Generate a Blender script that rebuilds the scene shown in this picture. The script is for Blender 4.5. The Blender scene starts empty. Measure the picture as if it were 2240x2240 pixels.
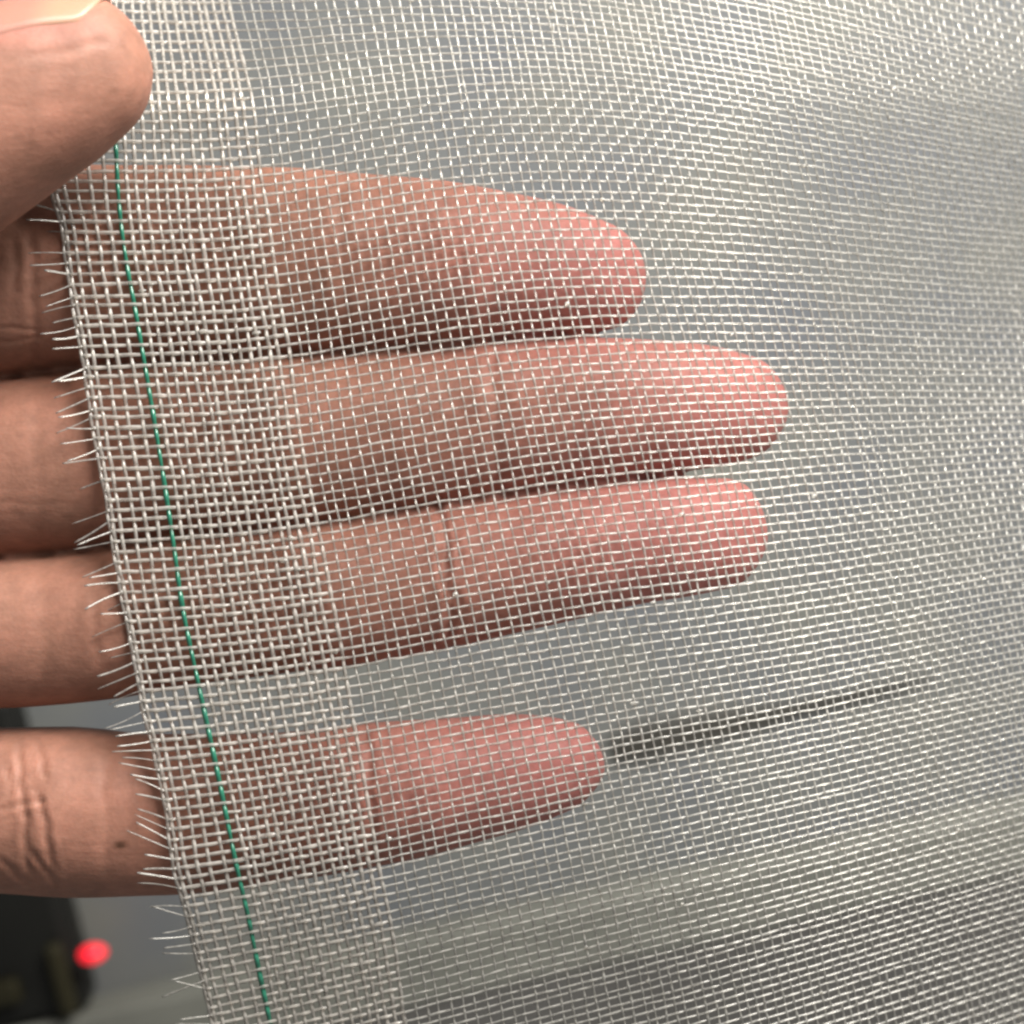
import bpy, math, random
import numpy as np
from mathutils import Matrix, Vector

random.seed(7)
rng = np.random.default_rng(7)
SC = bpy.context.scene
COL = SC.collection

# ------------------------------------------------------------------ camera, world, lamps, exposure
DIST = 0.180                       # lens to cloth, metres
FRAME = 0.090                      # width of the picture at the cloth, metres
CENTRE = np.array([0.0, 0.0, 0.30])
PITCH, ROLL = math.radians(8), math.radians(12.4)
fwd = np.array([0, math.cos(PITCH), -math.sin(PITCH)])
r0 = np.array([1.0, 0, 0])
u0 = np.array([0, math.sin(PITCH), math.cos(PITCH)])
RIGHT = math.cos(ROLL) * r0 - math.sin(ROLL) * u0
UP = math.sin(ROLL) * r0 + math.cos(ROLL) * u0
BACK = -fwd
R3 = np.stack([RIGHT, UP, BACK], axis=1)          # camera axes -> world
CAMPOS = CENTRE + BACK * DIST

cam_d = bpy.data.cameras.new('camera')
cam_d.sensor_width = 36
cam_d.lens = 36 * DIST / FRAME
cam_d.clip_start = 0.01
cam_d.clip_end = 20
cam_d.dof.use_dof = True
cam_d.dof.focus_distance = DIST
cam_d.dof.aperture_fstop = cam_d.lens / 3.0       # an opening of 3 mm, as in a phone
cam = bpy.data.objects.new('camera', cam_d)
COL.objects.link(cam)
cam.matrix_world = Matrix(((*R3[0], CAMPOS[0]), (*R3[1], CAMPOS[1]), (*R3[2], CAMPOS[2]), (0, 0, 0, 1)))
SC.camera = cam

world = bpy.data.worlds.new('World')
SC.world = world
world.use_nodes = True
bg = world.node_tree.nodes['Background']
bg.inputs['Color'].default_value = (1.0, 0.98, 0.95, 1)
bg.inputs['Strength'].default_value = 0.30


def lamp(name, loc, target, size, power, col):
    d = bpy.data.lights.new(name, 'AREA')
    d.shape = 'RECTANGLE'
    d.size, d.size_y = size
    d.energy = power
    d.color = col
    o = bpy.data.objects.new(name, d)
    COL.objects.link(o)
    o.location = loc
    o.rotation_euler = (Vector(target) - Vector(loc)).to_track_quat('-Z', 'Y').to_euler()
    return o


lamp('desk_lamp', (0.175, -0.115, 0.52), (0.03, 0.0, 0.31), (0.24, 0.16), 4.6, (1.0, 0.97, 0.92))

SC.view_settings.view_transform = 'Standard'
SC.view_settings.look = 'None'
SC.view_settings.exposure = 0.0
SC.view_settings.gamma = 1.0
SC.render.engine = 'CYCLES'
SC.cycles.use_denoising = True
SC.cycles.max_bounces = 10
SC.cycles.transparent_max_bounces = 24
SC.cycles.filter_width = 2.5

# ------------------------------------------------------------------ helpers
PPM = 2240 / (FRAME * 1000)        # photograph pixels per mm at the cloth


def cam_pt(px, py, z):
    """points in mm in camera axes, z mm towards the lens from the cloth plane"""
    px, py, z = np.broadcast_arrays(np.asarray(px, float), np.asarray(py, float), np.asarray(z, float))
    f = (DIST * 1000 - z) / (DIST * 1000)
    return np.stack([(px - 1120) / PPM * f, (1120 - py) / PPM * f, z], axis=-1)


def to_world(p):
    return CENTRE + (p * 0.001) @ R3.T


def ray_at(px, py, y):
    d = (cam_pt(px, py, 0) * 0.001) @ R3.T + CENTRE - CAMPOS
    return CAMPOS + d * ((y - CAMPOS[1]) / d[1])


def mesh_from(name, verts, faces, smooth=True):
    me = bpy.data.meshes.new(name)
    me.from_pydata([tuple(v) for v in verts], [], [tuple(f) for f in faces])
    me.update()
    if smooth:
        me.polygons.foreach_set('use_smooth', [True] * len(me.polygons))
    return me


def put(name, me, mat, parent=None, **props):
    o = bpy.data.objects.new(name, me)
    COL.objects.link(o)
    if mat is not None and me is not None:
        me.materials.clear()
        me.materials.append(mat)
    if parent is not None:
        o.parent = parent
    for k, v in props.items():
        o[k] = v
    return o


def empty(name, loc, **props):
    o = bpy.data.objects.new(name, None)
    o.empty_display_size = 0.01
    COL.objects.link(o)
    o.location = loc
    for k, v in props.items():
        o[k] = v
    return o


def tube(P, rad, sides=5, nref=(0, 0, 1), cap=True):
    """P (n,3) mm in camera axes, rad scalar or (n,). returns verts (mm), faces"""
    P = np.asarray(P, float)
    n = len(P)
    rad = np.broadcast_to(np.asarray(rad, float), (n,))
    T = np.gradient(P, axis=0)
    T /= np.linalg.norm(T, axis=1)[:, None] + 1e-12
    N = np.asarray(nref, float)[None, :] - T * (T @ np.asarray(nref, float))[:, None]
    N /= np.linalg.norm(N, axis=1)[:, None] + 1e-12
    B = np.cross(T, N)
    a = np.arange(sides) / sides * 2 * math.pi
    V = P[:, None, :] + rad[:, None, None] * (np.cos(a)[None, :, None] * N[:, None, :] + np.sin(a)[None, :, None] * B[:, None, :])
    V = V.reshape(-1, 3)
    i = np.arange(n - 1)[:, None] * sides
    k = np.arange(sides)[None, :]
    k2 = (k + 1) % sides
    F = np.stack([i + k, i + k2, i + sides + k2, i + sides + k], axis=-1).reshape(-1, 4).tolist()
    if cap:
        F.append(list(range(sides))[::-1])
        F.append([(n - 1) * sides + q for q in range(sides)])
    return V, F


def catmull(P, m):
    """m points per span through the rows of P"""
    P = np.asarray(P, float)
    Q = np.concatenate([2 * P[:1] - P[1:2], P, 2 * P[-1:] - P[-2:-1]])
    t = (np.arange(m) / m)[None, :, None]
    a, b, c, d = Q[:-3, None], Q[1:-2, None], Q[2:-1, None], Q[3:, None]
    out = 0.5 * (2 * b + (c - a) * t + (2 * a - 5 * b + 4 * c - d) * t ** 2 + (3 * b - a - 3 * c + d) * t ** 3)
    return np.concatenate([out.reshape(-1, P.shape[1]), P[-1:]])


def poly(pts, x):
    """smooth curve through pts (sorted by first value)"""
    pts = np.asarray(pts, float)
    xs, ys = pts[:, 0], pts[:, 1]
    h = np.diff(xs)
    dl = np.diff(ys) / h
    m = np.zeros(len(xs))
    m[0], m[-1] = dl[0], dl[-1]
    for i in range(1, len(xs) - 1):
        if dl[i - 1] * dl[i] > 0:
            w1, w2 = 2 * h[i] + h[i - 1], h[i] + 2 * h[i - 1]
            m[i] = (w1 + w2) / (w1 / dl[i - 1] + w2 / dl[i])
    x = np.asarray(x, float)
    i = np.clip(np.searchsorted(xs, x) - 1, 0, len(xs) - 2)
    t = (x - xs[i]) / h[i]
    lo, hi = t < 0, t > 1
    tt = np.clip(t, 0, 1)
    r = ((1 + 2 * tt) * (1 - tt) ** 2 * ys[i] + tt * (1 - tt) ** 2 * h[i] * m[i]
         + tt * tt * (3 - 2 * tt) * ys[i + 1] + tt * tt * (tt - 1) * h[i] * m[i + 1])
    r = np.where(lo, ys[0] + m[0] * (x - xs[0]), r)
    return np.where(hi, ys[-1] + m[-1] * (x - xs[-1]), r)


class RBF:
    def __init__(s, pts, smooth=30.0):
        a = np.asarray(pts, float)
        s.c = a[:, :2] / 1000
        n = len(a)
        r = np.linalg.norm(s.c[:, None] - s.c[None], axis=2)
        A = np.zeros((n + 3, n + 3))
        A[:n, :n] = r - np.eye(n) * smooth / 1000
        A[:n, n] = 1
        A[:n, n + 1:] = s.c
        A[n:, :n] = A[:n, n:].T
        s.w = np.linalg.solve(A, np.concatenate([a[:, 2], np.zeros(3)]))

    def __call__(s, x, y):
        p = np.stack(np.broadcast_arrays(np.asarray(x, float), np.asarray(y, float)), -1) / 1000
        r = np.linalg.norm(p[..., None, :] - s.c, axis=-1)
        n = len(s.c)
        return r @ s.w[:n] + s.w[n] + p @ s.w[n + 1:]


def wobble(n, step, amp):
    """smooth random series of n values, a knot every `step`"""
    k = max(4, int(n / step) + 3)
    v = rng.normal(0, amp, k)
    return np.interp(np.arange(n) / step, np.arange(k), v)


def smooth01(t):
    t = np.clip(t, 0, 1)
    return t * t * (3 - 2 * t)


# ------------------------------------------------------------------ materials
def mat_new(name):
    m = bpy.data.materials.new(name)
    m.use_nodes = True
    nt = m.node_tree
    for n in list(nt.nodes):
        if n.type != 'OUTPUT_MATERIAL':
            nt.nodes.remove(n)
    return m, nt, nt.nodes['Material Output']


def N(nt, t, **kw):
    n = nt.nodes.new(t)
    for k, v in kw.items():
        if k in n.inputs:
            n.inputs[k].default_value = v
        else:
            setattr(n, k, v)
    return n


def thread_material(name, col, tr=0.3, var=0.12):
    m, nt, out = mat_new(name)
    L = nt.links.new
    tc = N(nt, 'ShaderNodeTexCoord')
    nz = N(nt, 'ShaderNodeTexNoise', Scale=1500.0, Detail=2.0)
    L(tc.outputs['Object'], nz.inputs['Vector'])
    oi = N(nt, 'ShaderNodeObjectInfo')
    mr = N(nt, 'ShaderNodeMapRange')
    mr.inputs['To Min'].default_value = 1 - var
    mr.inputs['To Max'].default_value = 1.0
    L(oi.outputs['Random'], mr.inputs['Value'])
    mul = N(nt, 'ShaderNodeMix', data_type='RGBA', blend_type='MULTIPLY')
    mul.inputs[0].default_value = 1.0
    mul.inputs[6].default_value = (*col, 1)
    L(mr.outputs['Result'], mul.inputs[7])
    dif = N(nt, 'ShaderNodeBsdfDiffuse')
    trl = N(nt, 'ShaderNodeBsdfTranslucent')
    L(mul.outputs[2], dif.inputs['Color'])
    L(mul.outputs[2], trl.inputs['Color'])
    a = N(nt, 'ShaderNodeMixShader', Fac=0.55)
    L(dif.outputs[0], a.inputs[1])
    L(trl.outputs[0], a.inputs[2])
    tra = N(nt, 'ShaderNodeBsdfTransparent', Color=(min(1, col[0] + .06), min(1, col[1] + .06), min(1, col[2] + .06), 1))
    b = N(nt, 'ShaderNodeMixShader')
    mt = N(nt, 'ShaderNodeMapRange')
    mt.inputs['From Min'].default_value = 0.35
    mt.inputs['From Max'].default_value = 0.65
    mt.inputs['To Min'].default_value = tr - 0.12
    mt.inputs['To Max'].default_value = tr + 0.12
    L(nz.outputs['Fac'], mt.inputs['Value'])
    L(mt.outputs['Result'], b.inputs['Fac'])
    L(a.outputs[0], b.inputs[1])
    L(tra.outputs[0], b.inputs[2])
    gl = N(nt, 'ShaderNodeBsdfGlossy', Roughness=0.24)
    fr = N(nt, 'ShaderNodeFresnel', IOR=1.62)
    c = N(nt, 'ShaderNodeMixShader')
    L(fr.outputs[0], c.inputs['Fac'])
    L(b.outputs[0], c.inputs[1])
    L(gl.outputs[0], c.inputs[2])
    L(c.outputs[0], out.inputs['Surface'])
    return m


M_THREAD = thread_material('white_nylon_thread', (0.93, 0.91, 0.86), tr=0.68)
M_HEM = thread_material('white_doubled_thread', (0.93, 0.89, 0.83), tr=0.62)
M_GREEN = thread_material('green_thread', (0.045, 0.30, 0.19), tr=0.1)


def plain_material(name, col, rough=0.5, scale=60.0, var=0.15, bump=0.0, spec=0.4):
    m, nt, out = mat_new(name)
    L = nt.links.new
    tc = N(nt, 'ShaderNodeTexCoord')
    nz = N(nt, 'ShaderNodeTexNoise', Scale=scale, Detail=4.0)
    L(tc.outputs['Object'], nz.inputs['Vector'])
    rp = N(nt, 'ShaderNodeValToRGB')
    rp.color_ramp.elements[0].position = 0.3
    rp.color_ramp.elements[1].position = 0.7
    rp.color_ramp.elements[0].color = (*[c * (1 - var) for c in col], 1)
    rp.color_ramp.elements[1].color = (*[min(1, c * (1 + var)) for c in col], 1)
    L(nz.outputs['Fac'], rp.inputs['Fac'])
    p = N(nt, 'ShaderNodeBsdfPrincipled', Roughness=rough)
    p.inputs['Specular IOR Level'].default_value = spec
    L(rp.outputs['Color'], p.inputs['Base Color'])
    if bump:
        b = N(nt, 'ShaderNodeBump', Strength=bump, Distance=0.0005)
        L(nz.outputs['Fac'], b.inputs['Height'])
        L(b.outputs['Normal'], p.inputs['Normal'])
    L(p.outputs[0], out.inputs['Surface'])
    return m


# ------------------------------------------------------------------ background: machine cabinet
YB = 0.150                                         # its front stands 14 cm behind the cloth
M_BODY = plain_material('grey_painted_metal', (0.185, 0.185, 0.172), 0.5, 45)
_r = [n for n in M_BODY.node_tree.nodes if n.type == 'VALTORGB'][0].color_ramp
_r.elements[0].color = (0.092, 0.099, 0.110, 1)
_r.elements[1].color = (0.125, 0.127, 0.112, 1)
M_LEDGE = plain_material('pale_olive_plastic', (0.118, 0.120, 0.104), 0.5, 40)
M_BASE = plain_material('dark_grey_plastic', (0.072, 0.070, 0.066), 0.6, 40, spec=0.2)
M_BLACK = plain_material('black_plastic', (0.008, 0.008, 0.007), 0.5, 60, spec=0.15)
M_OLIVE = plain_material('dark_olive_plastic', (0.016, 0.014, 0.006), 0.5, 60, spec=0.2)


def box_mesh(name, lo, hi, bevel=0.0015, seg=2):
    import bmesh
    bm = bmesh.new()
    bmesh.ops.create_cube(bm, size=1.0)
    lo, hi = np.array(lo), np.array(hi)
    for v in bm.verts:
        v.co = Vector((lo + hi) / 2 + np.array(v.co) * (hi - lo))
    if bevel:
        bmesh.ops.bevel(bm, geom=bm.edges[:], offset=bevel, segments=seg, affect='EDGES', profile=0.5)
    me = bpy.data.meshes.new(name)
    bm.to_mesh(me)
    bm.free()
    return me


pl = ray_at(285, 2200, YB - 0.010)                 # on the front top edge of the ledge
Z_LEDGE = float(pl[2])
px_panel = ray_at(190, 2040, YB)
X_PANEL = float(px_panel[0])
BASE = np.array([0.0, YB, 0.0])
cab = empty('machine_cabinet', tuple(BASE), label='grey cabinet of a machine standing out of focus behind the hand and the cloth',
            category='machine')


def rel(p):
    return np.array(p) - BASE


Z_SP = Z_LEDGE + 0.030
put('body', box_mesh('body', rel((-0.42, YB, Z_LEDGE - 0.012)), rel((0.55, YB + 0.30, 0.62)), 0.004), M_BODY, cab)
put('ledge', box_mesh('ledge', rel((-0.42, YB - 0.010, Z_LEDGE - 0.0105)), rel((0.55, YB - 0.0005, Z_LEDGE)), 0.0007, 2), M_LEDGE, cab)
put('base', box_mesh('base', rel((-0.42, YB - 0.0096, 0.0)), rel((0.55, YB + 0.30, Z_LEDGE - 0.0103)), 0), M_BASE, cab)
# slot right of the little finger; its shade is painted as two dark strips
sa, sb = ray_at(1345, 1635, YB), ray_at(1985, 1495, YB)
zs = (sa[2] + sb[2]) / 2
for part, grow, out_, mat_ in (('slot_soft_shade', 2.0, 0.0006, plain_material('slot_soft_shade_grey', (0.075, 0.075, 0.070), 0.6, 60, spec=0.2)),  # wider paler strip, stands in for soft shading of the sides
                               ('slot', 1.0, 0.0012, plain_material('slot_shade_black', (0.040, 0.038, 0.033), 0.6, 60, spec=0.1))):
    V, F = [], []
    prof = ((-0.02 * (grow - 1), .0016), (.04, .0022), (.12, .0027), (.45, .0019), (.62, .0010), (1 + 0.08 * (grow - 1), .0004))
    for (u, hh) in prof:
        xx = sa[0] + (sb[0] - sa[0]) * u
        hh *= grow * 0.85
        for dy_, k in ((-out_, 0.8), (0.001, 1.0)):
            V.append(rel((xx, YB + dy_, zs + hh * k)))
            V.append(rel((xx, YB + dy_, zs - hh * k)))
    for q in range(len(prof) - 1):
        o_ = q * 4
        F += [(o_, o_ + 1, o_ + 5, o_ + 4), (o_ + 2, o_ + 6, o_ + 7, o_ + 3), (o_, o_ + 4, o_ + 6, o_ + 2), (o_ + 1, o_ + 3, o_ + 7, o_ + 5)]
    o_ = (len(prof) - 1) * 4
    F += [(0, 2, 3, 1), (o_, o_ + 1, o_ + 3, o_ + 2)]
    put(part, mesh_from(part, V, F, smooth=False), mat_, cab)
# control panel
ptop = ray_at(60, 1480, YB)[2]
panel = put('control_panel', box_mesh('control_panel', rel((X_PANEL - 0.12, YB - 0.010, Z_LEDGE + 0.0005)), rel((X_PANEL, YB - 0.0004, ptop)), 0.002),
            M_BLACK, cab, label='black panel at the left end of the grey cabinet')
oa, ob = ray_at(95, 2050, YB - 0.010), ray_at(205, 2205, YB - 0.010)
put('cover_plate', box_mesh('cover_plate', rel((oa[0], YB - 0.0125, Z_LEDGE + 0.001)), rel((X_PANEL - 0.0015, YB - 0.0098, oa[2] - 0.001)), 0.001), M_OLIVE, panel)
oc = ray_at(15, 2165, YB - 0.010)
put('cover_plate', box_mesh('cover_plate', rel((oc[0] - 0.012, YB - 0.0125, oc[2] - 0.002)), rel((oc[0] + 0.0025, YB - 0.0098, oc[2] + 0.002)), 0.0008), M_OLIVE, panel)
m, nt, out = mat_new('red_lit_lens')
em = N(nt, 'ShaderNodeEmission', Color=(1.0, 0.012, 0.03, 1), Strength=1.05)
pb = N(nt, 'ShaderNodeBsdfPrincipled', Roughness=0.25)
pb.inputs['Base Color'].default_value = (0.6, 0.02, 0.03, 1)
ad = N(nt, 'ShaderNodeAddShader')
nt.links.new(em.outputs[0], ad.inputs[0])
nt.links.new(pb.outputs[0], ad.inputs[1])
nt.links.new(ad.outputs[0], out.inputs['Surface'])
M_RED = m
lc = rel(ray_at(203, 2085, YB - 0.012))
V, F = [], []
nu, nv = 20, 8
for j in range(nv + 1):
    ph = j / nv * math.pi / 2
    for i in range(nu):
        th = i / nu * 2 * math.pi
        V.append((lc[0] + 0.0023 * math.cos(ph) * math.cos(th), lc[1] - 0.0022 * math.sin(ph), lc[2] + 0.0015 * math.cos(ph) * math.sin(th)))
for j in range(nv):
    for i in range(nu):
        F.append((j * nu + i, j * nu + (i + 1) % nu, (j + 1) * nu + (i + 1) % nu, (j + 1) * nu + i))
put('indicator_light', mesh_from('indicator_light', V, F), M_RED, panel, label='glowing red indicator light on the black panel')

# ------------------------------------------------------------------ hand
m, nt, out = mat_new('skin')
L = nt.links.new
tc = N(nt, 'ShaderNodeTexCoord')
at = N(nt, 'ShaderNodeAttribute', attribute_name='blush')
n1 = N(nt, 'ShaderNodeTexNoise', Scale=170.0, Detail=4.0, Roughness=0.6)
L(tc.outputs['Object'], n1.inputs['Vector'])
mp = N(nt, 'ShaderNodeMapping')
mp.inputs['Rotation'].default_value = (0, -ROLL, 0)
L(tc.outputs['Object'], mp.inputs['Vector'])
mp2 = N(nt, 'ShaderNodeMapping')
mp2.inputs['Scale'].default_value = (0.12, 1, 1)
L(mp.outputs[0], mp2.inputs['Vector'])
n2 = N(nt, 'ShaderNodeTexNoise', Scale=1400.0, Detail=3.0, Roughness=0.6)
L(mp2.outputs[0], n2.inputs['Vector'])
n3 = N(nt, 'ShaderNodeTexVoronoi', Scale=2600.0)
L(tc.outputs['Object'], n3.inputs['Vector'])
c1 = N(nt, 'ShaderNodeMix', data_type='RGBA')
c1.inputs[6].default_value = (0.205, 0.099, 0.067, 1)
c1.inputs[7].default_value = (0.282, 0.129, 0.089, 1)
mr = N(nt, 'ShaderNodeMapRange')
mr.inputs['From Min'].default_value = 0.3
mr.inputs['From Max'].default_value = 0.7
L(n1.outputs['Fac'], mr.inputs['Value'])
L(mr.outputs[0], c1.inputs[0])
n4 = N(nt, 'ShaderNodeTexNoise', Scale=620.0, Detail=5.0, Roughness=0.7)
L(tc.outputs['Object'], n4.inputs['Vector'])
mr4 = N(nt, 'ShaderNodeMapRange')
mr4.inputs['From Min'].default_value = 0.35
mr4.inputs['From Max'].default_value = 0.68
mr4.inputs['To Min'].default_value = 0.84
mr4.inputs['To Max'].default_value = 1.10
L(n4.outputs['Fac'], mr4.inputs['Value'])
c2 = N(nt, 'ShaderNodeMix', data_type='RGBA')
L(at.outputs['Fac'], c2.inputs[0])
L(c1.outputs[2], c2.inputs[6])
c2.inputs[7].default_value = (0.375, 0.138, 0.125, 1)
at2 = N(nt, 'ShaderNodeAttribute', attribute_name='spot')
c3 = N(nt, 'ShaderNodeMix', data_type='RGBA')
L(at2.outputs['Fac'], c3.inputs[0])
L(c2.outputs[2], c3.inputs[6])
c3.inputs[7].default_value = (0.055, 0.022, 0.010, 1)
p = N(nt, 'ShaderNodeBsdfPrincipled', Roughness=0.60)
p.inputs['Specular IOR Level'].default_value = 0.28
p.inputs['Subsurface Weight'].default_value = 0.25
p.inputs['Subsurface Radius'].default_value = (1.0, 0.35, 0.2)
p.inputs['Subsurface Scale'].default_value = 0.0016
c4 = N(nt, 'ShaderNodeMix', data_type='RGBA', blend_type='MULTIPLY')
c4.inputs[0].default_value = 1.0
L(c3.outputs[2], c4.inputs[6])
L(mr4.outputs[0], c4.inputs[7])
L(c4.outputs[2], p.inputs['Base Color'])
b1 = N(nt, 'ShaderNodeBump', Strength=0.35, Distance=0.00012)
L(n2.outputs['Fac'], b1.inputs['Height'])
b2 = N(nt, 'ShaderNodeBump', Strength=0.25, Distance=0.00006)
L(n3.outputs['Distance'], b2.inputs['Height'])
L(b1.outputs['Normal'], b2.inputs['Normal'])
L(b2.outputs['Normal'], p.inputs['Normal'])
L(p.outputs[0], out.inputs['Surface'])
M_SKIN = m


def loft(top, bot, tipx, x0, zc, rzf, e=2.15, n=60, sides=40, widen=0):
    """finger from x0 (px) to its tip; outlines in photograph px; zc(x) mm; rzf depth/half height"""
    s = np.linspace(0, 1, n)
    xs = x0 + (tipx - x0) * (1 - (1 - s) ** 1.9)
    xs = xs[:-1]
    t, b = poly(top, xs), poly(bot, xs)
    if widen:
        t, b = t - widen * smooth01((tipx - 260 - xs) / 200), b + widen * smooth01((tipx - 260 - xs) / 200)
    if tipx > 400:
        bl_ = 0.11 * np.exp(-((tipx - xs - 42) / 42) ** 2) * (b - t) / 2
        t, b = t - bl_, b + bl_
    V, F = [], []
    a = np.arange(sides) / sides * 2 * math.pi
    ca, sa_ = np.cos(a), np.sin(a)
    ca = np.sign(ca) * np.abs(ca) ** (2 / e)
    sa_ = np.sign(sa_) * np.abs(sa_) ** (2 / e)
    for x, yt, yb in zip(xs, t, b):
        zz = zc(x, (yt + yb) / 2, (yb - yt) / 2 / PPM)
        c = cam_pt(x, (yt + yb) / 2, zz)
        h = max((yb - yt) / 2, 1.0) / PPM * (DIST * 1000 - zz) / (DIST * 1000)
        rz = h * rzf(x)
        if tipx > 400 and x > 150:
            rz *= 1 + 0.05 * math.sin((tipx - x) / 165.0)
        for q in range(sides):
            V.append((c[0], c[1] + h * sa_[q], c[2] + rz * ca[q]))
    nr = len(xs)
    for i in range(nr - 1):
        for q in range(sides):
            F.append((i * sides + q, i * sides + (q + 1) % sides, (i + 1) * sides + (q + 1) % sides, (i + 1) * sides + q))
    F.append(tuple(range(sides))[::-1])
    F.append(tuple((nr - 1) * sides + q for q in range(sides)))
    return V, F


FINGERS = {
    'index': (
        [(-1100, 640), (-500, 470), (0, 392), (200, 367), (600, 372), (800, 385), (1000, 405), (1150, 430), (1250, 455), (1330, 492), (1380, 532), (1405, 565), (1415, 600)],
        [(-1100, 960), (-500, 860), (0, 820), (180, 802), (650, 771), (1000, 748), (1200, 737), (1300, 727), (1350, 708), (1390, 676), (1408, 645), (1415, 612)], 1415),
    'middle': (
        [(-1100, 920), (-500, 862), (0, 838), (180, 814), (650, 784), (1000, 759), (1200, 749), (1340, 743), (1450, 745), (1560, 757), (1640, 782), (1690, 817), (1715, 852), (1726, 885)],
        [(-1100, 1290), (-500, 1240), (0, 1215), (200, 1200), (300, 1183), (700, 1141), (1100, 1081), (1400, 1041), (1520, 1029), (1620, 1009), (1680, 974), (1710, 938), (1724, 905), (1726, 890)], 1726),
    'ring': (
        [(-1100, 1280), (-500, 1246), (0, 1229), (200, 1213), (300, 1196), (700, 1154), (1100, 1092), (1400, 1053), (1500, 1045), (1580, 1047), (1630, 1070), (1660, 1105), (1675, 1140), (1681, 1170)],
        [(-1100, 1600), (-500, 1560), (0, 1545), (100, 1540), (280, 1520), (400, 1496), (600, 1472), (850, 1440), (1100, 1388), (1400, 1322), (1530, 1300), (1600, 1280), (1640, 1250), (1668, 1215), (1680, 1182), (1681, 1173)], 1681),
    'little': (
        [(-1100, 1570), (-500, 1590), (0, 1592), (150, 1590), (330, 1606), (600, 1603), (800, 1582), (1000, 1570), (1120, 1562), (1200, 1568), (1260, 1588), (1300, 1620), (1318, 1650), (1325, 1680)],
        [(-1100, 1880), (-500, 1930), (0, 1952), (150, 1960), (380, 1955), (600, 1930), (860, 1888), (1050, 1840), (1180, 1800), (1250, 1765), (1300, 1725), (1320, 1697), (1325, 1683)], 1325),
}
GAPZ = {'index': 0.0, 'middle': 0.7, 'ring': 0.1, 'little': 0.3}


def depth(x, y):
    """the cloth swings away from the lens towards the right and at the top, mm"""
    r = np.clip((x - 1430) / 820, 0, 1.7)
    g = 0.55 + 0.45 * np.exp(-((y - 650) / 520) ** 2) + 0.05 * smooth01((y - 1500) / 700)
    z = -23 * r ** 1.8 * g
    z = z - 7 * smooth01((260 - y) / 300) * np.exp(-((x - 420) / 330) ** 2)       # bent back beside the thumb
    z = z - 5 * smooth01((250 - y) / 350)
    z = z + 0.35 * np.sin(x / 210 + y / 330) * smooth01((x - 500) / 500)
    z = z - 4 * smooth01((y - 1850) / 500)
    return z


HV, HF = [], []


def add(vf):
    o = len(HV)
    HV.extend(vf[0])
    HF.extend([tuple(i + o for i in f) for f in vf[1]])


for k, (tp, bt, tx) in FINGERS.items():
    hm_ = float(np.median(poly(bt, np.linspace(0, tx - 350, 40)) - poly(tp, np.linspace(0, tx - 350, 40)))) / 2 / PPM

    def fz(x, y, h, hm_=hm_, tx=tx, k=k):
        hh = h if x < tx - 350 else max(h, hm_ * 0.97)
        return -(0.92 * hh + 0.95) + min(0.0, float(depth(x, y))) * smooth01((x - tx + 500) / 400) - GAPZ[k]

    add(loft(tp, bt, tx, -1250, fz, lambda x: 0.92, widen=4 if k != 'little' else 0))
THUMB_TOP = [(-1500, 520), (-900, 330), (-400, 110), (-150, 38), (0, 12), (60, 1), (130, -8), (200, -8), (235, 4), (265, 25), (290, 50), (320, 100), (331, 132), (335, 152)]
THUMB_BOT = [(-1500, 1350), (-900, 1050), (-400, 760), (-150, 602), (0, 497), (75, 443), (130, 402), (215, 341), (260, 300), (290, 272), (305, 252), (322, 218), (331, 182), (335, 160)]


def thumb_z(x, y=0, h=0):
    return 9.3 - 0.5 * smooth01((x - 100) / 250) - 14 * smooth01((-x - 250) / 1200)


add(loft(THUMB_TOP, THUMB_BOT, 335, -1600, thumb_z, lambda x: 0.86 + 0.10 * smooth01((x - 150) / 200), e=2.1))
# palm, left of the picture
add(loft([(-3000, 900), (-2600, 620), (-1800, 430), (-1300, 500), (-1000, 700), (-900, 900)],
         [(-3000, 1750), (-2600, 1900), (-1800, 2050), (-1300, 1980), (-1000, 1800), (-900, 1500)], -880, -3000, lambda x, y, h: -9.0, lambda x: 0.36, e=2.3, n=40))

hv = np.array(HV)
me = mesh_from('hand_rough', hv * 0.001, HF)
tmp = bpy.data.objects.new('hand_rough', me)
COL.objects.link(tmp)
md = tmp.modifiers.new('remesh', 'REMESH')
md.mode = 'VOXEL'
md.voxel_size = 0.00032
md.use_smooth_shade = True
sm = tmp.modifiers.new('smooth', 'SMOOTH')
sm.factor = 0.5
sm.iterations = 6
dg = bpy.context.evaluated_depsgraph_get()
hm = bpy.data.meshes.new_from_object(tmp.evaluated_get(dg))
bpy.data.objects.remove(tmp)
bpy.data.meshes.remove(me)
hm.name = 'hand'
nv_ = len(hm.vertices)
co = np.empty(nv_ * 3)
hm.vertices.foreach_get('co', co)
co = co.reshape(-1, 3) * 1000
no = np.empty(nv_ * 3)
hm.vertices.foreach_get('normal', no)
no = no.reshape(-1, 3)
f = (DIST * 1000) / (DIST * 1000 - co[:, 2])
VX = co[:, 0] * f * PPM + 1120
VY = 1120 - co[:, 1] * f * PPM
front = np.clip(no[:, 2] * 1.6 + 0.2, 0, 1)
isth = co[:, 2] > 0.2
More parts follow.
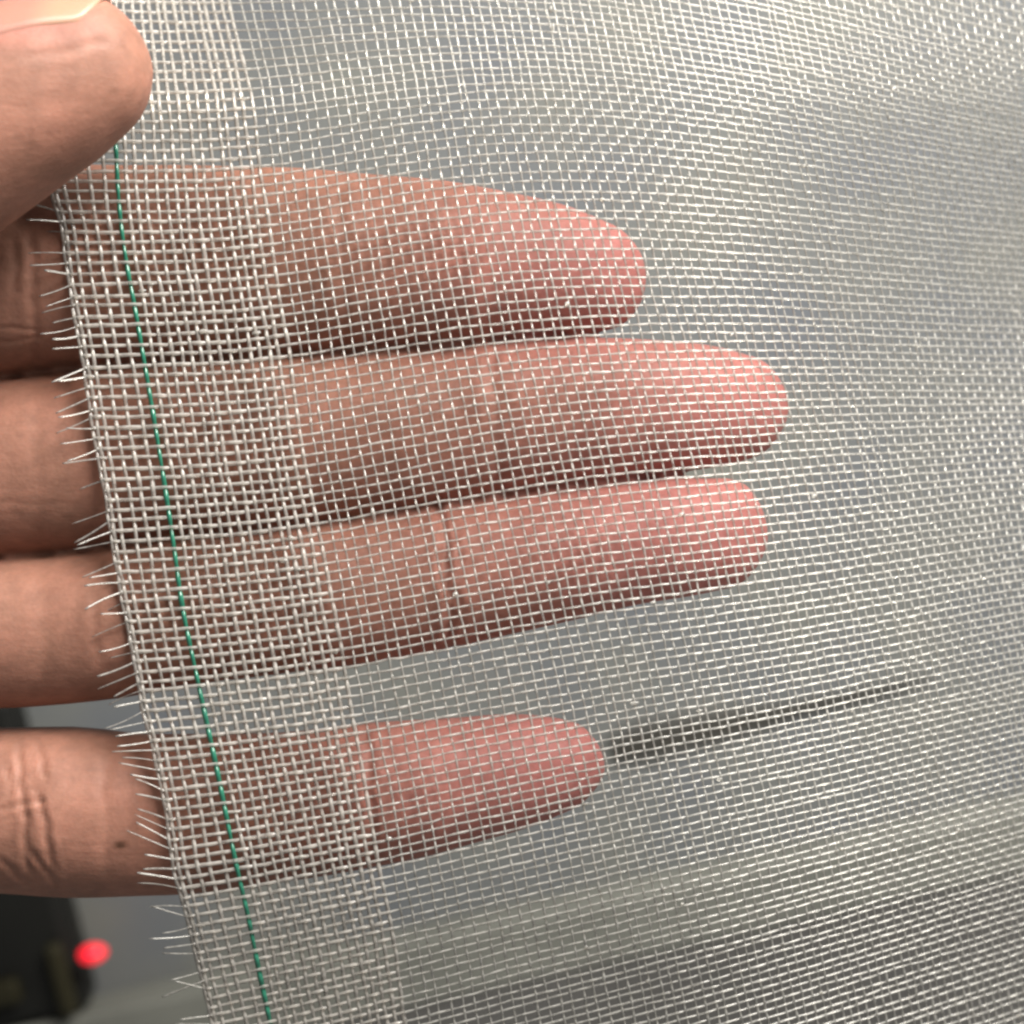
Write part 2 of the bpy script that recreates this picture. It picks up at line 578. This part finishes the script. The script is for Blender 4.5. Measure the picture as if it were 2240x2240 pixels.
# bending creases across the fingers and folds of skin: (x1,y1,x2,y2, width px, depth mm, on thumb)
CREASES = [
    (965, 1110, 992, 1420, 10, 0.6, 0), (995, 1120, 1012, 1400, 8, 0.25, 0), (1078, 775, 1090, 1060, 14, 0.32, 0), (1108, 790, 1116, 1050, 12, 0.12, 0), (742, 400, 756, 760, 12, 0.15, 0),
    (800, 1600, 815, 1870, 9, 0.35, 0), (480, 1190, 490, 1480, 12, .25, 0), (520, 800, 530, 1150, 12, .25, 0),
    (40, 1640, 62, 1900, 7, 0.30, 0), (88, 1630, 95, 1700, 6, 0.24, 0), (84, 1740, 118, 1900, 7, 0.34, 0), (0, 1770, 95, 1752, 5, 0.22, 0),
    (62, 1860, 128, 1935, 6, 0.26, 0), (228, 1600, 232, 1900, 12, 0.12, 0), (18, 1680, 20, 1740, 6, .2, 0),
    (95, 1680, 230, 1690, 4, 0.10, 0), (0, 1880, 60, 1935, 6, .2, 0),
    (68, 520, 76, 800, 9, 0.22, 0), (30, 530, 34, 640, 8, 0.16, 0), (0, 716, 80, 722, 4, 0.14, 0), (0, 745, 90, 740, 5, 0.12, 0),
    (78, 860, 84, 1200, 14, 0.08, 0), (0, 1100, 160, 1104, 6, 0.05, 0),
    (90, 1240, 98, 1520, 16, 0.08, 0), (205, 1310, 214, 1450, 9, 0.14, 0),
    (60, 128, 232, 92, 9, 0.12, 1), (30, 245, 200, 205, 20, 0.05, 1),
]
disp = np.zeros(nv_)


def VXm(x):
    return x < 260


for (x1, y1, x2, y2, w, dep, th) in CREASES:
    d = np.array([x2 - x1, y2 - y1], float)
    Ln = np.linalg.norm(d)
    d /= Ln
    wav = 3.0 * np.sin(VY / 23.0 + x1) + 2.0 * np.sin(VY / 9.0 + y1)
    rx, ry = VX - x1 + (wav if abs(d[1]) > .5 else 0), VY - y1 + (2.5 * np.sin(VX / 17. + y1) if abs(d[1]) <= .5 else 0)
    al = rx * d[0] + ry * d[1]
    ac = rx * -d[1] + ry * d[0]
    fade = np.clip(np.minimum(al, Ln - al) / (0.15 * Ln) + 0.7, 0, 1)
    g = np.exp(-(ac / w) ** 2) - 0.35 * np.exp(-((np.abs(ac) - 2.3 * w) / (1.3 * w)) ** 2)
    disp += -dep * (0.65 if VXm(x1) else 1.0) * g * fade * front * (isth == bool(th))
# soft swelling of the pads
low = 0.10 * np.sin(VX / 61 + VY / 97) * np.sin(VY / 53 - VX / 140)
disp += low * front
co += no * disp[:, None]
hm.vertices.foreach_set('co', (co * 0.001).ravel())
# redder fingertips, and a small brown mole on the little finger
bl = np.zeros(nv_)
for (tx, ty, s) in ((1415, 600, 430), (1726, 890, 480), (1681, 1170, 620), (1325, 1690, 560)):
    bl = np.maximum(bl, np.exp(-((VX - tx) ** 2 + (1.6 * (VY - ty)) ** 2) / s ** 2) * (~isth))
bl = np.maximum(bl, 0.35 * np.exp(-((VX - 40) / 130) ** 2 - ((VY - 60) / 40) ** 2) * isth)
sp = np.exp(-(((VX - 263) / 15) ** 2 + ((VY - 1849) / 9) ** 2) ** 1.5) * (~isth)
for nm, arr in (('blush', bl), ('spot', sp)):
    a_ = hm.attributes.new(nm, 'FLOAT', 'POINT')
    a_.data.foreach_set('value', arr.astype(np.float32))
hm.update()
HB = to_world(np.array([[-60.0, 0.0, -9.0]]))[0]      # wrist end of the hand


def cam_obj(o, base=CENTRE):
    """object whose mesh is in camera axes (metres) about the cloth's centre"""
    o.matrix_world = Matrix(((*R3[0], base[0]), (*R3[1], base[1]), (*R3[2], base[2]), (0, 0, 0, 1)))


hand = put('hand', hm, M_SKIN, label='bare hand pinching the frayed cloth, thumb in front, four fingers behind', category='hand')
cam_obj(hand)

# thumb nail on the upper side of the thumb
m, nt, out = mat_new('finger_nail')
p = N(nt, 'ShaderNodeBsdfPrincipled', Roughness=0.45)
tc = N(nt, 'ShaderNodeTexCoord')
sx = N(nt, 'ShaderNodeSeparateXYZ')
nt.links.new(tc.outputs['Object'], sx.inputs[0])
mr = N(nt, 'ShaderNodeMapRange')
mr.inputs['From Min'].default_value = -0.0392
mr.inputs['From Max'].default_value = -0.0368
nt.links.new(sx.outputs['X'], mr.inputs['Value'])
cm = N(nt, 'ShaderNodeMix', data_type='RGBA')
cm.inputs[6].default_value = (0.30, 0.142, 0.105, 1)
cm.inputs[7].default_value = (0.30, 0.170, 0.108, 1)
nt.links.new(mr.outputs[0], cm.inputs[0])
nt.links.new(cm.outputs[2], p.inputs['Base Color'])
p.inputs['Subsurface Weight'].default_value = 0.2
p.inputs['Subsurface Scale'].default_value = 0.001
nt.links.new(p.outputs[0], out.inputs['Surface'])
M_NAIL = m
V, F = [], []
nx, na = 26, 16
for i in range(nx):
    u = i / (nx - 1)
    for layer in (0, 1):
        for k in range(na):
            w = k / (na - 1)
            xe = 240 - 40 * abs(2 * w - 1) ** 3
            x = -210 + (xe + 210) * u
            ang = math.radians(31 + (135 - 31) * w)         # 90 degrees is the very top, smaller faces the lens
            yt, yb = float(poly(THUMB_TOP, x)), float(poly(THUMB_BOT, x))
            if x > 190:
                yt = float(poly(THUMB_TOP, 190)) + (x - 190) * 0.05
            zz = float(thumb_z(x))
            c = cam_pt(x, (yt + yb) / 2, zz)
            h = (yb - yt) / 2 / PPM * (180 - zz) / 180
            rz = h * 0.88
            off = (0.07 + 0.05 * math.sin(math.pi * min(1, w * 1.0))) if layer else -0.25
            V.append((c[0], c[1] + (h + off) * math.sin(ang), c[2] + (rz + off) * math.cos(ang)))


def vid(i, l, k):
    return (i * 2 + l) * na + k


for i in range(nx - 1):
    for k in range(na - 1):
        F.append((vid(i, 1, k), vid(i, 1, k + 1), vid(i + 1, 1, k + 1), vid(i + 1, 1, k)))
        F.append((vid(i, 0, k), vid(i + 1, 0, k), vid(i + 1, 0, k + 1), vid(i, 0, k + 1)))
    F.append((vid(i, 0, 0), vid(i, 1, 0), vid(i + 1, 1, 0), vid(i + 1, 0, 0)))
    F.append((vid(i, 0, na - 1), vid(i + 1, 0, na - 1), vid(i + 1, 1, na - 1), vid(i, 1, na - 1)))
for k in range(na - 1):
    F.append((vid(0, 0, k), vid(0, 0, k + 1), vid(0, 1, k + 1), vid(0, 1, k)))
    F.append((vid(nx - 1, 0, k), vid(nx - 1, 1, k), vid(nx - 1, 1, k + 1), vid(nx - 1, 0, k + 1)))
put('thumb_nail', mesh_from('thumb_nail', np.array(V) * 0.001, F), M_NAIL, hand)

# ------------------------------------------------------------------ woven cloth
SLOPE = RBF([
    (60, 500, .0), (150, 500, 0), (150, 800, -.03), (200, 1000, -.03), (250, 1300, -.06), (300, 1500, -.08), (350, 1700, -.09), (400, 1900, -.14), (480, 2150, -.2),
    (450, 100, -.02), (450, 300, -.03), (450, 500, -.03), (450, 800, -.04), (480, 1000, -.05), (550, 1300, -.10), (600, 1600, -.13), (650, 1900, -.2), (700, 2150, -.25),
    (700, 50, -.05), (700, 200, -.14), (700, 350, -.19), (750, 600, -.19), (750, 800, -.18), (800, 1000, -.2), (850, 1300, -.2), (900, 1600, -.2), (950, 1900, -.24), (1000, 2200, -.27),
    (950, 50, 0), (950, 200, -.1), (950, 400, -.12), (1050, 600, -.11), (1050, 800, -.13), (1100, 1000, -.17), (1150, 1300, -.17), (1250, 1600, -.19), (1300, 1900, -.24), (1350, 2200, -.26),
    (1200, 50, .04), (1200, 250, 0), (1250, 450, 0), (1300, 650, -.03), (1350, 850, -.07), (1400, 1050, -.1), (1450, 1300, -.12), (1550, 1600, -.18), (1600, 1900, -.26), (1650, 2200, -.3),
    (1450, 50, .14), (1450, 200, .13), (1500, 400, .08), (1550, 600, .03), (1650, 850, -.02), (1700, 1050, -.1), (1750, 1300, -.16), (1850, 1600, -.23), (1900, 1900, -.28), (1950, 2200, -.33),
    (1700, 100, .2), (1750, 300, .18), (1800, 500, .12), (1850, 650, .06), (1950, 850, .02), (2000, 1050, -.1), (2050, 1300, -.19), (2150, 1600, -.24), (2200, 1900, -.28), (2200, 2200, -.33),
    (2000, 100, .24), (2050, 300, .2), (2150, 500, .1), (2200, 700, .03), (2220, 900, -.01), (2500, 300, .16), (2500, 1000, -.05), (2500, 1700, -.25), (2500, 2300, -.33),
], 40)

# warp lines: x as a function of y
EDGE = [(-200, 70), (100, 84), (300, 100), (420, 114), (500, 135), (570, 145), (630, 153), (690, 163), (760, 176), (830, 187), (900, 197), (970, 208), (1030, 220), (1090, 231), (1150, 239), (1220, 250), (1300, 264), (1370, 279), (1430, 290), (1490, 301), (1540, 309), (1602, 326), (1700, 348), (1800, 366), (1890, 378), (1940, 391), (2040, 416), (2100, 432), (2150, 443), (2200, 456), (2300, 474), (2500, 515)]
GREEN = [(-200, 226), (0, 236), (310, 253), (440, 260), (600, 281), (635, 288), (800, 317), (966, 345), (1200, 381), (1315, 397), (1482, 431), (1700, 478), (1882, 515), (2010, 544), (2134, 569), (2240, 592), (2500, 648)]
BORD = [(-200, 470), (0, 500), (120, 530), (200, 549), (340, 568), (435, 580), (590, 602), (785, 634), (900, 650), (1000, 665), (1170, 700), (1450, 752), (1574, 773), (1718, 800), (1904, 832), (2044, 858), (2240, 888), (2500, 930)]
CURV = [
    (0, EDGE), (6, GREEN), (21, BORD),
    (43, [(-200, 965), (0, 1005), (550, 1108), (1100, 1225), (1650, 1345), (2240, 1462), (2500, 1512)]),
    (64, [(-200, 1380), (0, 1425), (550, 1548), (1100, 1675), (1650, 1790), (2240, 1905), (2500, 1955)]),
    (85, [(-200, 1805), (0, 1845), (550, 1945), (1100, 2051), (1650, 2160), (2240, 2265), (2500, 2315)]),
    (101, [(-200, 2075), (0, 2105), (550, 2195), (1100, 2290), (1650, 2395), (2240, 2505), (2500, 2555)]),
    (111, [(-200, 2225), (0, 2255), (550, 2335), (1100, 2425), (1650, 2530), (2240, 2640), (2500, 2690)]),
    (123, [(-200, 2405), (0, 2430), (550, 2500), (1100, 2585), (1650, 2685), (2240, 2800), (2500, 2850)]),
]
YS = np.arange(-220, 2501, 10.0)
XS = np.arange(40, 2861, 10.0)
S_idx = np.array([c[0] for c in CURV], float)
cx = np.stack([poly(c[1], YS) for c in CURV])
NW = 122
s_val = np.arange(NW, dtype=float)
s_val[1] = 0.42                                    # doubled threads along the cut edge
s_val[2] = 1.15
s_val[3:6] = [2.35, 3.6, 4.8]
WX = np.empty((NW, len(YS)))
for k in range(len(YS)):
    # strip and main part are separate spans, so the pitch jumps at the border as in the cloth
    a_ = np.interp(s_val, S_idx[:3], cx[:3, k])
    b_ = poly(list(zip(S_idx[2:], cx[2:, k])), s_val)
    WX[:, k] = np.where(s_val <= 21, a_, b_)
for j in range(NW):
    if j not in (0, 6):
        WX[j] += rng.normal(0, 1.3) + wobble(len(YS), 14, 1.3) + wobble(len(YS), 3, 0.8)
    elif j == 0:
        WX[j] += wobble(len(YS), 3, 1.2)

# weft lines: y as a function of x, grown from their places on x = 700
ys0 = [-330.0]
while ys0[-1] < 2860:
    y = ys0[-1]
    ys0.append(y + float(np.interp(y, [-300, 0, 200, 400, 600, 900, 1300, 1700, 2000, 2240, 2800], [18, 19, 20.5, 22, 22.6, 22.3, 21.6, 21, 20, 19, 18.5])))
ys0 = np.array(ys0) + rng.normal(0, 0.8, len(ys0))
NT = len(ys0)
TY = np.empty((NT, len(XS)))
i0 = int(np.argmin(abs(XS - 700)))
TY[:, i0] = ys0
for rngk in (range(i0, len(XS) - 1), range(i0, 0, -1)):
    st = 1 if rngk.step > 0 else -1
    for k in rngk:
        h = 10.0 * st
        y = TY[:, k]
        m1 = SLOPE(np.full(NT, XS[k]), np.clip(y, -100, 2350))
        m2 = SLOPE(np.full(NT, XS[k] + h), np.clip(y + m1 * h, -100, 2350))
        TY[:, k + st] = y + h * (m1 + m2) / 2
for i in range(NT):
    TY[i] += wobble(len(XS), 16, 1.0) + wobble(len(XS), 3, 0.7)

# crossings
I, J = np.meshgrid(np.arange(NT), np.arange(NW), indexing='ij')
PX = WX[:, len(YS) // 2][None, :].repeat(NT, 0).astype(float)
PY = ys0[:, None].repeat(NW, 1)


def samp(tab, idx, g0, step, v):
    q = np.clip((v - g0) / step, 0, tab.shape[1] - 1.001)
    k = q.astype(int)
    fr_ = q - k
    return tab[idx, k] * (1 - fr_) + tab[idx, k + 1] * fr_


for _ in range(10):
    PY = samp(TY, I, XS[0], 10.0, PX)
    PX = samp(WX, J, YS[0], 10.0, PY)


PZ = depth(PX, PY)
okr = [i for i in range(NT) if np.any((PY[i] > -150) & (PY[i] < 2400) & (PX[i] < 2500))]
lo_i, hi_i = okr[0], okr[-1]
RW, RT, AMP = 0.102, 0.107, 0.11
CB = to_world(cam_pt(300, 1120, 0))
cloth = empty('woven_cloth', tuple(CENTRE),
              label='sheer white open-weave cloth with a green thread and a frayed edge, held by the hand', category='cloth')
cam_obj(cloth)
SUB = 3


def thread(px, py, pz, phase, rad, name, mat, sub=SUB, bumps=True, amp=AMP):
    n = len(px)
    q = catmull(np.stack([px, py, pz], 1), sub)
    k = np.arange(len(q)) / sub
    if name == 'weft_thread':
        off = 0.05 + 0.5 * amp * (1.0 + 0.5 * (k < 21)) * np.cos(math.pi * (k + phase))
    else:
        off = amp * np.cos(math.pi * (k + phase)) - 0.04
    P = cam_pt(q[:, 0], q[:, 1], q[:, 2] + off)
    r = rad * (1 + wobble(len(q), 4, 0.11))
    if name == 'weft_thread':
        r = r * (1.0 + 0.65 * (1 - smooth01((k - 20) / 2)))
    if bumps and rng.random() < 0.25:
        c = rng.integers(0, len(q))
        r = r * (1 + 0.5 * np.exp(-((np.arange(len(q)) - c) / 2.0) ** 2))
    V, F = tube(P, r)
    me_ = mesh_from(name, V * 0.001, F)
    o_ = put(name, me_, mat, cloth)
    if name == 'weft_thread':                      # doubled yarn inside the hem
        me_.materials.append(M_HEM)
        fi = np.arange(len(F)) // 5 / sub
        me_.polygons.foreach_set('material_index', (fi < 21).astype(np.int32))
    return o_


for i in range(lo_i, hi_i + 1):
    thread(PX[i], PY[i], PZ[i], i, RT * rng.uniform(0.92, 1.08), 'weft_thread', M_THREAD)
for j in range(NW):
    sel = slice(lo_i, hi_i + 1)
    r = RW * rng.uniform(0.92, 1.08) * (1.0 if j > 21 else 1.85)
    if j == 6:
        thread(PX[sel, j], PY[sel, j], PZ[sel, j] + 0.05, lo_i + j + 1, 0.21, 'green_thread', M_GREEN, bumps=False, amp=0.13)
    else:
        thread(PX[sel, j], PY[sel, j], PZ[sel, j], lo_i + j + 1, r, 'warp_thread', M_HEM if j < 22 else M_THREAD, amp=AMP * (0.95 if j < 22 else 1))

# loose weft ends along the frayed edge
ey = np.array([PY[i, 0] for i in range(NT)])
for i in range(lo_i, hi_i + 1):
    x, y, z = PX[i, 0], PY[i, 0], PZ[i, 0]
    if y < 380 or y > 2300:
        continue
    if rng.random() < 0.12:
        continue
    dy = float(np.interp(y, [380, 500, 560, 620, 700, 900, 1050, 1200, 1300, 1450, 1560, 1640, 1720, 1780, 1860, 1950, 2050, 2150, 2300],
                         [-.05, -.08, -.05, .22, .26, .27, .24, .50, .30, .45, .30, 0, -.06, -.32, -.42, .15, .15, .10, .25])) + rng.normal(0, 0.17)
    ln = float(np.interp(y, [400, 700, 1100, 1500, 1800, 2200], [76, 80, 80, 84, 90, 98])) * rng.uniform(0.6, 1.05)
    ex, ez = x - ln, rng.normal(0.5, 0.9)
    mid = rng.normal(0, 1.4)
    t = np.linspace(0, 1, 9)
    bx = x + 4 - (ln + 4) * t
    by = y + dy * ln * t + mid * np.sin(math.pi * t)
    bz = z + ez * t + 0.05
    P = cam_pt(bx, by, bz)
    r = RT * rng.uniform(0.5, 0.95) * np.where(t > 0.93, 0.8, 1.0)
    V, F = tube(P, r)
    put('loose_thread', mesh_from('loose_thread', V * 0.001, F), M_THREAD, cloth)

# slubs: little white knots of fibre, plus specks added in place of glints
SLUBS_GLINTS = [(442, 725, 16, 7, 0), (310, 636, 12, 6, 0), (620, 1226, 14, 7, 0), (1240, 665, 8, 8, 0), (560, 728, 14, 6, 0),
                        (652, 1246, 10, 5, 0), (1428, 1318, 9, 5, 0), (1388, 1538, 14, 6, 0), (1530, 1555, 10, 5, 0), (1780, 1085, 9, 7, 0),
                        (1893, 960, 9, 5, 0), (850, 1835, 10, 7, 0), (995, 1300, 9, 7, 0), (1205, 20, 5, 12, 0), (1210, 60, 5, 14, 0), (735, 1425, 6, 9, 0),
                        (465, 1780, 9, 5, 0), (480, 905, 8, 5, 0), (1490, 1125, 10, 6, 0), (1575, 1705, 10, 6, 0)]
SLUBS_GLINTS = [(x, y, a * 0.75, b * 0.7, 0) for (x, y, a, b, _) in SLUBS_GLINTS]
for _ in range(70):  # small random specks added to stand in for glints at the crossings
    i_, j_ = int(rng.integers(lo_i + 4, hi_i - 4)), int(rng.integers(8, 100))
    if -20 < PX[i_, j_] < 2260 and -20 < PY[i_, j_] < 2260 and not (PX[i_, j_] < 345 and PY[i_, j_] < 450):
        SLUBS_GLINTS.append((PX[i_, j_] + rng.normal(0, 5), PY[i_, j_] + rng.normal(0, 2), rng.uniform(4, 7), rng.uniform(3, 4.5), 0))
for (x, y, a, b, s) in SLUBS_GLINTS:
    V, F = [], []
    nu, nv = 10, 7
    zc = float(depth(np.array([x]), np.array([y]))[0]) + 0.16
    for q in range(nv + 1):
        ph = -math.pi / 2 + q / nv * math.pi
        for k in range(nu):
            th = k / nu * 2 * math.pi
            jit = 1 + 0.22 * math.sin(3 * th + x) * math.cos(ph) + 0.12 * math.sin(5 * ph + y)
            p_ = cam_pt(x + a * jit * math.cos(ph) * math.cos(th), y + b * jit * math.sin(ph) - 0.1 * a * math.cos(ph) * math.cos(th), zc + 0.16 * math.cos(ph) * math.sin(th))
            V.append(p_ * 0.001)
    for q in range(nv):
        for k in range(nu):
            F.append((q * nu + k, q * nu + (k + 1) % nu, (q + 1) * nu + (k + 1) % nu, (q + 1) * nu + k))
    put('slub_glint', mesh_from('slub_glint', V, F), M_THREAD, cloth)
